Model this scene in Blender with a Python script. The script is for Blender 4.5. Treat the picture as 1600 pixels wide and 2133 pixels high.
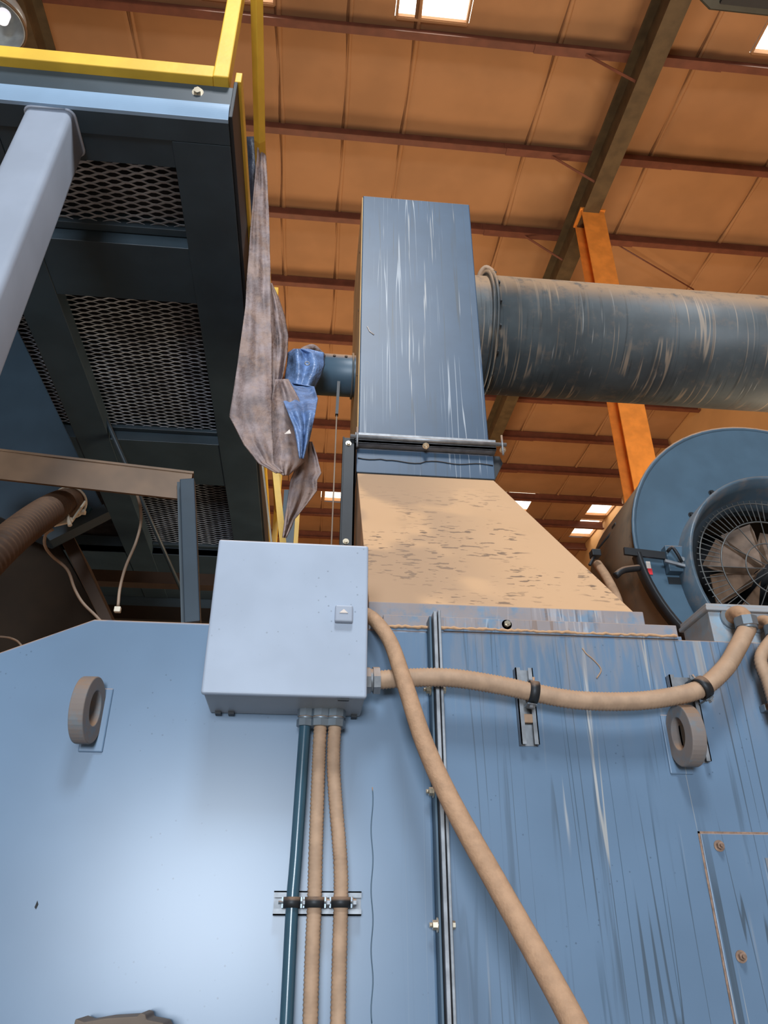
import bpy, math, random
from mathutils import Vector, Matrix
random.seed(7)
for o in list(bpy.data.objects): bpy.data.objects.remove(o)
SC = bpy.context.scene
COL = SC.collection

# ---------------------------------------------------------------- camera
CAM_Z = 1.6; FPX = 1602.0
TH = math.radians(29.7); PS = math.radians(5.6)
cR = Vector((math.cos(PS), -math.sin(PS), 0))
cH = Vector((math.sin(PS), math.cos(PS), 0))
cF = cH * math.cos(TH) + Vector((0, 0, math.sin(TH)))
cU = -cH * math.sin(TH) + Vector((0, 0, math.cos(TH)))
cam = bpy.data.cameras.new('camera'); camo = bpy.data.objects.new('camera', cam); COL.objects.link(camo)
cam.sensor_fit = 'VERTICAL'; cam.sensor_height = 36.0; cam.lens = 36.0 * FPX / 2133.0
cam.clip_start = 0.05; cam.clip_end = 200
M = Matrix((cR, cU, -cF)).transposed().to_4x4(); M.translation = Vector((0, 0, CAM_Z))
camo.matrix_world = M
SC.camera = camo

# ---------------------------------------------------------------- world, lights, exposure
SC.view_settings.view_transform = 'Standard'; SC.view_settings.look = 'None'
SC.view_settings.gamma = 1.0; SC.view_settings.use_curve_mapping = False
SC.view_settings.exposure = 0.0
W = bpy.data.worlds.new('daylight'); SC.world = W; W.use_nodes = True
W.node_tree.nodes['Background'].inputs[0].default_value = (0.80, 0.88, 1.0, 1)
W.node_tree.nodes['Background'].inputs[1].default_value = 0.13

def area(name, loc, target, sx, sy, power, color, spread=180):
    l = bpy.data.lights.new(name, 'AREA'); l.shape = 'RECTANGLE'; l.size = sx; l.size_y = sy
    l.energy = power; l.color = color; l.spread = math.radians(spread)
    o = bpy.data.objects.new(name, l); COL.objects.link(o); o.location = loc
    d = Vector(target) - Vector(loc); o.rotation_euler = d.to_track_quat('-Z', 'Y').to_euler()
    return o
# daylight through the big open bay door behind the photographer, left of centre
area('bay_door_daylight', (-1.15, -8.5, 2.05), (0.0, 1.6, 2.0), 2.7, 2.2, 740, (0.82, 0.90, 1.0))
# roof skylight above and behind the photographer
area('skylight_daylight', (0.1, -2.2, 7.6), (0.3, 1.6, 1.8), 1.2, 1.2, 290, (0.93, 0.96, 1.0))
# unseen warm fill lights added low in the hall, aimed up at the roof
area('roof_fill_warm', (4.6, 5.2, 1.2), (4.0, 7.0, 12.0), 3.0, 3.0, 470, (1.0, 0.80, 0.56))
area('roof_fill_warm', (-1.0, 12.5, 4.4), (2.0, 15.0, 12.0), 6.0, 3.0, 420, (1.0, 0.74, 0.46))

# ---------------------------------------------------------------- measuring helper: pixel of the photo -> point on a known plane
def D(p, q):
    return cF + cR * ((p - 800) / FPX) + cU * ((1066.5 - q) / FPX)
def P(p, q, X=None, Y=None, Z=None):
    d = D(p, q)
    t = Y / d.y if Y is not None else ((Z - CAM_Z) / d.z if Z is not None else X / d.x)
    return Vector((0, 0, CAM_Z)) + d * t

# ---------------------------------------------------------------- materials
def mat(name, col, rough=0.5, metal=0.0, dust=0.0, dustcol=(0.46, 0.28, 0.165), streak=0.0, streakcol=(0.05, 0.07, 0.09),
        light=0.0, mottle=0.15, mscale=6.0, spots=0.0, bump=0.0, bscale=60, sx=34.0, sz=1.3, cover=0.0, transl=0.0, coat=0.0, streakside=None, dustlo=0.15, drips=None, topgrime=None):
    m = bpy.data.materials.new(name); m.use_nodes = True
    nt = m.node_tree; N = nt.nodes; L = nt.links
    b = N['Principled BSDF']; b.inputs['Metallic'].default_value = metal; b.inputs['Roughness'].default_value = rough
    if coat: b.inputs['Coat Weight'].default_value = coat; b.inputs['Coat Roughness'].default_value = 0.3
    geo = N.new('ShaderNodeNewGeometry'); pos = geo.outputs['Position']
    def noise(vec, scale, detail=3.0, r=0.55):
        n = N.new('ShaderNodeTexNoise'); n.inputs['Scale'].default_value = scale; n.inputs['Detail'].default_value = detail
        n.inputs['Roughness'].default_value = r; L.new(vec, n.inputs['Vector']); return n.outputs['Fac']
    def scl(v):
        n = N.new('ShaderNodeVectorMath'); n.operation = 'MULTIPLY'; L.new(pos, n.inputs[0]); n.inputs[1].default_value = v; return n.outputs[0]
    def ss(x, a, c):
        n = N.new('ShaderNodeMapRange'); n.interpolation_type = 'SMOOTHSTEP'; L.new(x, n.inputs[0])
        n.inputs[1].default_value = a; n.inputs[2].default_value = c; return n.outputs[0]
    def mul(a, c):
        n = N.new('ShaderNodeMath'); n.operation = 'MULTIPLY'; n.use_clamp = True
        for i, v in enumerate((a, c)):
            if isinstance(v, (int, float)): n.inputs[i].default_value = v
            else: L.new(v, n.inputs[i])
        return n.outputs[0]
    def mix(f, a, c):
        n = N.new('ShaderNodeMix'); n.data_type = 'RGBA'
        if isinstance(f, (int, float)): n.inputs[0].default_value = f
        else: L.new(f, n.inputs[0])
        for i, v in ((6, a), (7, c)):
            if isinstance(v, tuple): n.inputs[i].default_value = (*v, 1)
            else: L.new(v, n.inputs[i])
        return n.outputs[2]
    c = mix(ss(noise(scl((1, 1, 1)), mscale), 0.3, 0.7), tuple(v * (1 - mottle) for v in col), tuple(min(1, v * (1 + mottle)) for v in col))
    rg = None
    side = None
    if streakside is not None:
        sp = N.new('ShaderNodeSeparateXYZ'); L.new(pos, sp.inputs[0]); side = ss(sp.outputs[0], streakside[0], streakside[1])
    if streak:
        f = ss(noise(scl((sx, 1.2, sz)), 1.0, 4.0, 0.6), 0.60, 0.70)
        g = ss(noise(scl((2.5, 2.5, 1.6)), 1.0, 2.0), 0.40, 0.62)
        f = mul(mul(f, g), streak)
        if side: f = mul(f, side)
        c = mix(f, c, streakcol)
    if light:
        f = ss(noise(scl((sx * 1.4 + 3, 5.0, sz * 1.2)), 1.0, 3.0, 0.5), 0.655, 0.72)
        g = ss(noise(scl((3.1, 3.3, 2.3)), 1.0, 2.0), 0.45, 0.6)
        f = mul(mul(f, g), light)
        if side: f = mul(f, side)
        c = mix(f, c, (0.52, 0.52, 0.50))
    if drips:
        for (k, w, cc, off, mz, hi) in drips:
            vv = N.new('ShaderNodeVectorMath'); vv.operation = 'ADD'; L.new(scl((k, 1.0, mz)), vv.inputs[0]); vv.inputs[1].default_value = (off, off * 1.7, off * .6)
            nn = noise(vv.outputs[0], 1.0, 1.6, 0.45)
            sb = N.new('ShaderNodeMath'); sb.operation = 'SUBTRACT'; L.new(nn, sb.inputs[0]); sb.inputs[1].default_value = 0.5
            ab = N.new('ShaderNodeMath'); ab.operation = 'ABSOLUTE'; L.new(sb.outputs[0], ab.inputs[0])
            f = mul(ss(ab.outputs[0], w, w * .3), hi)
            v2 = N.new('ShaderNodeVectorMath'); v2.operation = 'ADD'; L.new(scl((5, 5, 1.8)), v2.inputs[0]); v2.inputs[1].default_value = (off * 3, off, off)
            f = mul(f, ss(noise(v2.outputs[0], 1.0, 2.0), 0.46, 0.60))
            if side: f = mul(f, side)
            c = mix(f, c, cc)
    if topgrime:
        z0, z1, am, gc = topgrime
        sp = N.new('ShaderNodeSeparateXYZ'); L.new(pos, sp.inputs[0])
        f = mul(ss(sp.outputs[2], z0, z1), mul(ss(noise(scl((38, 6, 5)), 1.0, 4.0, .6), 0.42, 0.62), am))
        if side: f = mul(f, side)
        c = mix(f, c, gc)
    if spots:
        v = N.new('ShaderNodeTexVoronoi'); v.inputs['Scale'].default_value = 55.0; L.new(pos, v.inputs['Vector'])
        d = ss(v.outputs['Distance'], 0.13, 0.07)
        f = mul(mul(d, ss(noise(scl((1, 1, 1)), 5.0), 0.52, 0.62)), spots)
        c = mix(f, c, tuple(x * 0.35 for x in col))
    fac = None
    if dust:
        sp = N.new('ShaderNodeSeparateXYZ'); L.new(geo.outputs['Normal'], sp.inputs[0])
        up = ss(sp.outputs[2], dustlo, dustlo + 0.45)
        n = ss(noise(scl((1, 1, 1)), 14.0, 5.0, 0.65), 0.25, 0.5)
        fac = mul(mul(up, n), dust)
        c = mix(fac, c, dustcol)
    if cover:
        n = ss(noise(scl((1, 1, 1)), 16.0, 5.0, 0.7), 0.58 - 0.5 * cover, 0.78 - 0.45 * cover)
        fac2 = mul(n, cover)
        c = mix(fac2, c, dustcol); fac = fac2 if fac is None else fac2
    L.new(c, b.inputs['Base Color'])
    if fac is not None:
        r = N.new('ShaderNodeMapRange'); L.new(fac, r.inputs[0]); r.inputs[3].default_value = rough; r.inputs[4].default_value = 0.95
        L.new(r.outputs[0], b.inputs['Roughness'])
        if metal:
            r2 = N.new('ShaderNodeMapRange'); L.new(fac, r2.inputs[0]); r2.inputs[3].default_value = metal; r2.inputs[4].default_value = 0
            L.new(r2.outputs[0], b.inputs['Metallic'])
    if bump:
        bn = N.new('ShaderNodeBump'); bn.inputs['Strength'].default_value = bump; bn.inputs['Distance'].default_value = 0.01
        L.new(noise(scl((1, 1, 1)), bscale, 4.0), bn.inputs['Height']); L.new(bn.outputs[0], b.inputs['Normal'])
    return m
def emis(name, col, s):
    m = bpy.data.materials.new(name); m.use_nodes = True; b = m.node_tree.nodes['Principled BSDF']
    b.inputs['Base Color'].default_value = (*col, 1); b.inputs['Emission Color'].default_value = (*col, 1); b.inputs['Emission Strength'].default_value = s
    return m

DUST = (0.52, 0.31, 0.17)
BLUE = mat('blue_machine_paint', (0.132, 0.212, 0.315), 0.30, dust=0.9, streak=0.55, light=0.75, spots=0.5, mottle=0.08, mscale=2.5, sx=30, sz=1.0, streakside=(0.15, 0.50), topgrime=(1.95, 2.23, 0.5, (0.30, 0.27, 0.25)),
    drips=[(15, .009, (0.060, 0.10, 0.145), 1.0, .32, .75), (19, .010, (0.06, 0.085, 0.11), 7.3, .40, .8), (16, .007, (0.42, 0.42, 0.40), 4.1, .30, .8)])
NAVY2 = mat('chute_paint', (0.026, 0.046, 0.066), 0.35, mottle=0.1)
BLUE_LIT = mat('lip_lit_blue', (0.27, 0.40, 0.55), 0.3, mottle=0.05)  # lip lightened: reflected daylight put into its colour, same paint as the fascia
BLUED = mat('dark_blue_paint', (0.062, 0.115, 0.165), 0.42, dust=0.9, mottle=0.1)
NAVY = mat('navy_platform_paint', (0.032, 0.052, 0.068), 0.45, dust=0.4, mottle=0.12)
DUCT = mat('blue_duct_paint', (0.044, 0.086, 0.145), 0.42, dust=0.9, streak=0.5, light=0.9, mottle=0.08, sx=40, sz=1.0, drips=[(30, .02, (0.045, 0.065, 0.085), 2.0, .5, .9), (36, .014, (0.40, 0.45, 0.50), 5.0, .6, .85)])
RDUCT = mat('round_duct_paint', (0.064, 0.080, 0.088), 0.5, dust=0.95, dustcol=(0.40, 0.26, 0.155), streak=0.75, streakcol=(0.20, 0.14, 0.09), light=0.5, mottle=0.2, sx=55, sz=0.9, dustlo=-0.10, cover=0.14, drips=[(26, .03, (0.30, 0.24, 0.18), 3.0, 1.0, .9), (32, .03, (0.035, 0.045, 0.05), 9.0, 1.0, .8)])
GREYP = mat('grey_tube_paint', (0.33, 0.38, 0.46), 0.4, mottle=0.05)
ENCL = mat('enclosure_grey_paint', (0.36, 0.43, 0.53), 0.38, dust=0.6, spots=0.5, mottle=0.05)
GALV = mat('galvanised_steel', (0.27, 0.29, 0.31), 0.5, metal=0.6, dust=0.8, mottle=0.2, mscale=30)
DARKM = mat('blackened_steel', (0.022, 0.026, 0.03), 0.5, metal=0.3, dust=0.5)
FITM = mat('fitting_dusty_metal', (0.22, 0.27, 0.31), 0.4, metal=0.5, dust=0.95, mottle=0.2)
YELL = mat('yellow_rail_paint', (0.80, 0.50, 0.05), 0.45, mottle=0.1, bump=0.05)
ORNG = mat('orange_column_paint', (0.78, 0.27, 0.04), 0.55, mottle=0.12)
RAFT = mat('olive_rafter_paint', (0.085, 0.056, 0.026), 0.6, mottle=0.2)
PURL = mat('red_oxide_purlin', (0.15, 0.048, 0.027), 0.55, mottle=0.15)
CEIL = mat('tan_roof_insulation', (0.385, 0.195, 0.088), 0.7, mottle=0.08, mscale=1.2)
SEAM = mat('seam_groove_shade', (0.17, 0.075, 0.03), 0.7, mottle=0.1)
WALLM = mat('tan_wall_sheet', (0.62, 0.35, 0.15), 0.7, mottle=0.06, mscale=1)
FLOORM = mat('concrete_floor', (0.33, 0.28, 0.22), 0.8, mottle=0.1)
DUSTM = mat('settled_dust', (0.56, 0.34, 0.19), 0.95, streak=0.0, mottle=0.06, mscale=8, bump=0.25, bscale=90)
COND = mat('dusty_flex_conduit', (0.43, 0.29, 0.19), 0.7, dust=0.7, mottle=0.12, mscale=30)
HOSE = mat('dusty_rubber_hose', (0.46, 0.285, 0.17), 0.75, mottle=0.10, mscale=45, bump=0.2, bscale=200)
BHOSE = mat('brown_corrugated_hose', (0.075, 0.045, 0.030), 0.7, dust=0.25, mottle=0.15)
TEAL = mat('dark_blue_conduit', (0.030, 0.085, 0.125), 0.22, mottle=0.1, coat=0.3)
TARP = mat('brown_dusty_tarp', (0.27, 0.215, 0.21), 0.7, cover=0.35, dustcol=(0.42, 0.27, 0.18), mottle=0.3, mscale=14, bump=0.7, bscale=45)
BTARP = mat('blue_plastic_tarp', (0.13, 0.22, 0.42), 0.32, mottle=0.35, mscale=20, bump=0.8, bscale=38)
DTARP = mat('dark_blue_tarp', (0.022, 0.028, 0.045), 0.5, mottle=0.3, mscale=12, bump=0.6)
MESHM = mat('expanded_metal', (0.50, 0.54, 0.60), 0.38, metal=0.1, mottle=0.25, mscale=7)
RUBR = mat('dark_rubber_mat', (0.030, 0.030, 0.034), 0.8, mottle=0.5, mscale=14)
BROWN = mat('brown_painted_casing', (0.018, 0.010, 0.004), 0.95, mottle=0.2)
BROWN2 = mat('brown_beam', (0.045, 0.024, 0.013), 0.8)
BEAMD = mat('dusty_bronze_beam', (0.15, 0.088, 0.045), 0.5, dust=0.7, mottle=0.3, mscale=5)
CREAM = mat('cream_clamp_metal', (0.80, 0.74, 0.60), 0.45, mottle=0.1)
CABLE = mat('grey_beige_cable', (0.30, 0.22, 0.16), 0.6)
BLADE = mat('brown_fan_blade', (0.15, 0.095, 0.06), 0.6, mottle=0.25, mscale=18)
BLACK = mat('black_recess', (0.012, 0.013, 0.016), 0.7)
WHITE = mat('white_sticker', (0.7, 0.62, 0.55), 0.5)
RED = mat('red_sticker', (0.65, 0.03, 0.04), 0.5)
BRASS = mat('zinc_plated_bolt', (0.62, 0.55, 0.42), 0.3, metal=0.7, dust=0.5)
RUSTB = mat('dusty_rust_bolt', (0.26, 0.17, 0.12), 0.7, mottle=0.3, mscale=80)
LGLASS = mat('lamp_reflector', (0.42, 0.46, 0.47), 0.25, metal=0.2)
SKY = emis('translucent_skylight_panel', (1.0, 0.97, 0.86), 3.2)
SKYF = emis('translucent_skylight_panel_far', (1.0, 0.95, 0.80), 3.0)
LAMP = emis('lit_lamp_glass', (0.95, 0.93, 1.0), 0.9)

# dust-covered sloping plate: blue paint almost hidden under settled dust, scuffed by small dark prints
def dust_plate():
    m = bpy.data.materials.new('dust_covered_plate'); m.use_nodes = True; nt = m.node_tree; N = nt.nodes; L = nt.links
    b = N['Principled BSDF']; b.inputs['Roughness'].default_value = 0.9
    g = N.new('ShaderNodeNewGeometry')
    def vm(v):
        n = N.new('ShaderNodeVectorMath'); n.operation = 'MULTIPLY'; L.new(g.outputs['Position'], n.inputs[0]); n.inputs[1].default_value = v; return n.outputs[0]
    def ns(v, d=3):
        n = N.new('ShaderNodeTexNoise'); n.inputs['Scale'].default_value = 1; n.inputs['Detail'].default_value = d; L.new(v, n.inputs['Vector']); return n.outputs['Fac']
    def ss(x, a, c):
        n = N.new('ShaderNodeMapRange'); n.interpolation_type = 'SMOOTHSTEP'; L.new(x, n.inputs[0]); n.inputs[1].default_value = a; n.inputs[2].default_value = c; return n.outputs[0]
    def mul(a, c):
        n = N.new('ShaderNodeMath'); n.operation = 'MULTIPLY'; L.new(a, n.inputs[0])
        if isinstance(c, float): n.inputs[1].default_value = c
        else: L.new(c, n.inputs[1])
        return n.outputs[0]
    def mix(f, a, c):
        n = N.new('ShaderNodeMix'); n.data_type = 'RGBA'; L.new(f, n.inputs[0])
        for i, v in ((6, a), (7, c)):
            if isinstance(v, tuple): n.inputs[i].default_value = (*v, 1)
            else: L.new(v, n.inputs[i])
        return n.outputs[2]
    c = mix(ns(vm((5, 5, 5))), (0.60, 0.37, 0.20), (0.66, 0.42, 0.24))
    pr = mul(ss(ns(vm((26, 85, 85)), 2.5), 0.585, 0.64), ss(ns(vm((4, 4, 4)), 1), 0.40, 0.56))
    sp = N.new('ShaderNodeSeparateXYZ'); L.new(g.outputs['Position'], sp.inputs[0])
    low = ss(sp.outputs[2], 3.05, 2.75)
    pr = mul(pr, low)
    c = mix(mul(pr, 0.85), c, (0.17, 0.115, 0.08))
    c = mix(mul(mul(ss(ns(vm((3.4, 3.4, 3.4)), 2), 0.42, 0.54), ss(sp.outputs[0], 0.62, 0.25)), 0.6), c, (0.32, 0.22, 0.15))
    L.new(c, b.inputs['Base Color'])
    bn = N.new('ShaderNodeBump'); bn.inputs['Strength'].default_value = 0.5; bn.inputs['Distance'].default_value = 0.006; bn.invert = True
    L.new(pr, bn.inputs['Height']); L.new(bn.outputs[0], b.inputs['Normal'])
    return m
DPLATE = dust_plate()

# ---------------------------------------------------------------- mesh building
class MB:
    def __init__(s): s.v = []; s.f = []; s.sm = []
    def add(s, vs, fs, smooth=False):
        o = len(s.v); s.v += [Vector(v) for v in vs]; s.f += [tuple(i + o for i in f) for f in fs]; s.sm += [smooth] * len(fs); return s
    def box(s, a, b):
        x0, x1 = sorted((a[0], b[0])); y0, y1 = sorted((a[1], b[1])); z0, z1 = sorted((a[2], b[2]))
        return s.add([(x0, y0, z0), (x1, y0, z0), (x1, y1, z0), (x0, y1, z0), (x0, y0, z1), (x1, y0, z1), (x1, y1, z1), (x0, y1, z1)],
                     [(0, 3, 2, 1), (4, 5, 6, 7), (0, 1, 5, 4), (1, 2, 6, 5), (2, 3, 7, 6), (3, 0, 4, 7)])
    def prism(s, pts, off):
        n = len(pts); off = Vector(off); pts = [Vector(p) for p in pts]
        vs = pts + [p + off for p in pts]
        nn = Vector((0, 0, 0))
        for i in range(n): nn += pts[i].cross(pts[(i + 1) % n])
        flip = nn.dot(off) > 0
        fs = [tuple(reversed(range(n))), tuple(range(n, 2 * n))] + [(i, (i + 1) % n, (i + 1) % n + n, i + n) for i in range(n)]
        if not flip: fs = [tuple(reversed(f)) for f in fs]
        return s.add(vs, fs)
    def loft(s, a, b):
        a = [Vector(p) for p in a]; b = [Vector(p) for p in b]; n = len(a)
        return s.add(a + b, [tuple(reversed(range(n))), tuple(range(n, 2 * n))] + [(i, (i + 1) % n, (i + 1) % n + n, i + n) for i in range(n)])
    def bar(s, p0, p1, w, h, up=(0, 0, 1)):
        p0 = Vector(p0); p1 = Vector(p1); d = (p1 - p0).normalized(); u = Vector(up); u = (u - d * u.dot(d)).normalized(); r = d.cross(u)
        q = [r * w / 2 + u * h / 2, -r * w / 2 + u * h / 2, -r * w / 2 - u * h / 2, r * w / 2 - u * h / 2]
        return s.loft([p0 + k for k in q], [p1 + k for k in q])
    def tube(s, path, r, seg=14, cap=True, smooth=True):
        n = len(path); path = [Vector(p) for p in path]
        rr = r if isinstance(r, (list, tuple)) else [r] * n
        vs = []; fs = []; u = None
        for i in range(n):
            d = (path[min(i + 1, n - 1)] - path[max(i - 1, 0)]).normalized()
            if u is None:
                u = Vector((0, 0, 1)) if abs(d.z) < 0.9 else Vector((0, 1, 0))
            u = (u - d * u.dot(d)).normalized(); w = d.cross(u)
            for k in range(seg):
                a = 2 * math.pi * k / seg; vs.append(path[i] + (u * math.cos(a) + w * math.sin(a)) * rr[i])
        for i in range(n - 1):
            for k in range(seg):
                fs.append((i * seg + k, i * seg + (k + 1) % seg, (i + 1) * seg + (k + 1) % seg, (i + 1) * seg + k))
        s.add(vs, fs, smooth)
        if cap:
            o = len(s.v) - len(vs)
            s.f += [tuple(o + k for k in reversed(range(seg))), tuple(o + (n - 1) * seg + k for k in range(seg))]; s.sm += [False, False]
        return s
    def cyl(s, p0, p1, r, seg=20, cap=True): return s.tube([p0, p1], r, seg, cap)
    def revolve(s, c, axis, prof, seg=48, smooth=True, closed=False):
        c = Vector(c); ax = Vector(axis).normalized(); u = Vector((0, 0, 1)) if abs(ax.z) < 0.9 else Vector((1, 0, 0)); u = (u - ax * u.dot(ax)).normalized(); w = ax.cross(u)
        vs = []; n = len(prof)
        for (t, r) in prof:
            for k in range(seg):
                a = 2 * math.pi * k / seg; vs.append(c + ax * t + (u * math.cos(a) + w * math.sin(a)) * r)
        fs = []
        for i in range(n if closed else n - 1):
            j = (i + 1) % n
            for k in range(seg): fs.append((i * seg + k, i * seg + (k + 1) % seg, j * seg + (k + 1) % seg, j * seg + k))
        return s.add(vs, fs, smooth)
    def hexbolt(s, p, d, r=0.007, h=0.006, washer=True, shank=0.0):
        p = Vector(p); d = Vector(d).normalized()
        if washer: s.cyl(p, p + d * h * 0.25, r * 1.5, 18)
        s.tube([p + d * h * 0.25, p + d * h * 1.25], r, 6, True, False)
        if shank: s.cyl(p + d * h * 1.25, p + d * (h * 1.25 + shank), r * 0.5, 10)
        return s
    def build(s, name, material, parent=None, bevel=0.0, solid=0.0, seg=2, autosmooth=False):
        me = bpy.data.meshes.new(name)
        lo = Vector([min(v[i] for v in s.v) for i in range(3)]); hi = Vector([max(v[i] for v in s.v) for i in range(3)]); c = (lo + hi) / 2
        if parent is None: c.z = lo.z
        me.from_pydata([tuple(v - c) for v in s.v], [], s.f); me.materials.append(material)
        me.polygons.foreach_set('use_smooth', s.sm); me.update()
        o = bpy.data.objects.new(name, me); COL.objects.link(o)
        if parent is not None:
            o.parent = parent
            w = Vector((0, 0, 0)); p = parent
            while p: w += p.location; p = p.parent
            o.location = c - w
        else: o.location = c
        if solid:
            md = o.modifiers.new('thickness', 'SOLIDIFY'); md.thickness = solid; md.offset = 0
        if bevel:
            md = o.modifiers.new('bevel', 'BEVEL'); md.width = bevel; md.segments = seg; md.limit_method = 'ANGLE'; md.angle_limit = math.radians(40)
        return o
def tag(o, label, cat, group=None, kind=None):
    o['label'] = label; o['category'] = cat
    if group: o['group'] = group
    if kind: o['kind'] = kind
    return o
def thing(name, loc, label, cat, group=None):
    o = bpy.data.objects.new(name, None); COL.objects.link(o); o.location = loc; o.empty_display_size = 0.05
    return tag(o, label, cat, group)
def struct(name, mb, m, **k):
    o = mb.build(name, m, **k); o['kind'] = 'structure'; return o
def spline(pts, step=0.01):
    pts = [Vector(p) for p in pts]; out = []
    q = [pts[0] * 2 - pts[1]] + pts + [pts[-1] * 2 - pts[-2]]
    for i in range(1, len(q) - 2):
        n = max(2, int((q[i + 1] - q[i]).length / step))
        for k in range(n):
            t = k / n; a, b, c, d = q[i - 1], q[i], q[i + 1], q[i + 2]
            out.append(0.5 * ((2 * b) + (c - a) * t + (2 * a - 5 * b + 4 * c - d) * t * t + (3 * b - a - 3 * c + d) * t ** 3))
    out.append(pts[-1]); return out
def corr(path, r, depth=0.10, every=2):
    return [r * (1 - (depth if (i // (every)) % 2 else 0)) for i in range(len(path))]

# ================================================================ SETTING
RZ = lambda y: 11.6 + 0.05 * y          # underside of the roof
SEAMS = [-6.4, -4.5, -2.65, -0.80, 0.10, 0.95, 2.81, 4.70, 6.50, 7.45, 8.30]
PY = [3.9 + 1.51 * k for k in range(14)]
mb = MB()
mb.box((-12, -12, -0.05), (9, 26, 0.0)); struct('floor', mb, FLOORM)
# roof insulation: blankets sagging between purlins, pinched at the seams
HOLES = [(0.68, 1.58, 4.05, 5.30), (-1.75, -0.85, 4.05, 5.30), (5.36, 6.25, 4.15, 5.28), (5.12, 5.96, 17.45, 18.60), (7.58, 8.28, 17.50, 18.62), (7.60, 8.28, 18.90, 20.02), (0.0, 0.68, 17.95, 18.50)]
mb = MB()
ys = [1.5]
while ys[-1] < 26: ys.append(ys[-1] + 0.151)
xs = []
for a, b in zip(SEAMS[:-1], SEAMS[1:]):
    for t in (0, 0.012, 0.06, 0.2, 0.35, 0.5, 0.65, 0.8, 0.94, 0.988): xs.append((a + (b - a) * t, t))
xs.append((SEAMS[-1], 0))
nx = len(xs)
for y in ys:
    ph = ((y - PY[0]) / 1.51) % 1.0
    for i, (x, t) in enumerate(xs):
        sag = 0.035 * math.sin(math.pi * ph) * (0.35 + 0.65 * math.sin(math.pi * t)) + (0.0 if t < 0.001 else 0.028) * (1 if 0.01 < t < 0.99 else 0.3)
        mb.v.append(Vector((x, y, RZ(y) - sag)))
for j in range(len(ys) - 1):
    for i in range(nx - 1):
        cx = (xs[i][0] + xs[i + 1][0]) / 2; cy = (ys[j] + ys[j + 1]) / 2
        if any(a < cx < b and c < cy < d for a, b, c, d in HOLES): continue
        mb.f.append((j * nx + i, (j + 1) * nx + i, (j + 1) * nx + i + 1, j * nx + i + 1)); mb.sm.append(True)
struct('ceiling', mb, CEIL)
# ridges of folded insulation facing along the seams
for n, x in enumerate(SEAMS[1:-1]):
    mb = MB()
    pth = [Vector((x + 0.012 * math.sin(y * 1.7 + n), y, RZ(y) - 0.012)) for y in [1.6 + 0.2 * k for k in range(110)]]
    rr = [0.024 + 0.016 * math.sin(p.y * 2.1 + n * 1.3) ** 2 for p in pth]
    mb.tube([p + Vector((.012, 0, -.012)) for p in pth], rr, 8)
    o = mb.build('trim_%d' % (n + 1), CEIL); o['kind'] = 'structure'
    mb = MB(); mb.tube([p + Vector((-.030, 0, -.010)) for p in pth], 0.020, 6)  # dark strip standing for the shade in the groove beside each ridge
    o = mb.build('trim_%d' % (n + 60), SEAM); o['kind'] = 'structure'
mb = MB(); mb.box((8.3, -12, 0), (8.4, 26, RZ(26))); struct('wall_right', mb, WALLM)
mb = MB(); mb.box((-12, 26, 0), (8.4, 26.1, RZ(26))); struct('wall_far', mb, WALLM)
mb = MB(); mb.box((-8.1, -12, 0), (-8.0, 26, RZ(26))); struct('wall_left', mb, WALLM)
for n, (a, b, c, d) in enumerate(HOLES):
    mb = MB()
    k = int((b - a) / 0.05)                      # corrugated translucent sheet
    vs = []
    for j, y in enumerate((c - 0.1, d + 0.1)):
        for i in range(k * 2 + 5): vs.append((a - 0.05 + (b - a + 0.1) * i / (k * 2 + 4), y, RZ(y) + 0.05 + (0.012 if i % 2 else 0)))
    w = k * 2 + 5
    mb.add(vs, [(i, i + w, i + w + 1, i + 1) for i in range(w - 1)])
    struct('window_%d' % (n + 1), mb, SKY if c < 10 else SKYF)
    fr = MB()
    for (p0, p1) in (((a, c), (b, c)), ((b, c), (b, d)), ((b, d), (a, d)), ((a, d), (a, c))):
        fr.bar((p0[0], p0[1], RZ(p0[1])), (p1[0], p1[1], RZ(p1[1])), 0.03, 0.10)
    o = fr.build('trim_%d' % (n + 30), CEIL); o['kind'] = 'structure'

# purlins: Z section, one thing each
ORD = ['nearest', 'second', 'third', 'fourth', 'fifth', 'sixth', 'seventh', 'eighth', 'ninth', 'tenth', 'eleventh', 'twelfth', 'thirteenth', 'fourteenth']
for n, y in enumerate(PY[1:12]):
    mb = MB(); z = RZ(y) - 0.045; x0, x1 = -6.4, 8.28
    mb.box((x0, y - 0.004, z - 0.25), (x1, y + 0.004, z))
    mb.box((x0, y, z - 0.004), (x1, y + 0.065, z))
    mb.box((x0, y - 0.09, z - 0.255), (x1, y + 0.004, z - 0.248))
    mb.box((x0, y - 0.093, z - 0.255), (x1, y - 0.089, z - 0.235))
    t = thing('roof_purlin', (0, y, z - 0.2), 'rust-red steel purlin under the tan roof, %s one down from the top of the photo' % (['first', 'second', 'third', 'fourth', 'fifth', 'sixth', 'seventh', 'eighth', 'ninth', 'tenth', 'eleventh'][n]), 'purlin', 'roof purlins')
    mb.build('purlin_section', PURL, t)
    lp = MB(); lp.box((2.45, y - 0.012, z - 0.262), (4.95, y - 0.006, z - 0.02)); lp.box((2.45, y - 0.105, z - 0.268), (4.95, y + 0.01, z - 0.257))
    lp.build('lap_splice', PURL, t)

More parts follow.
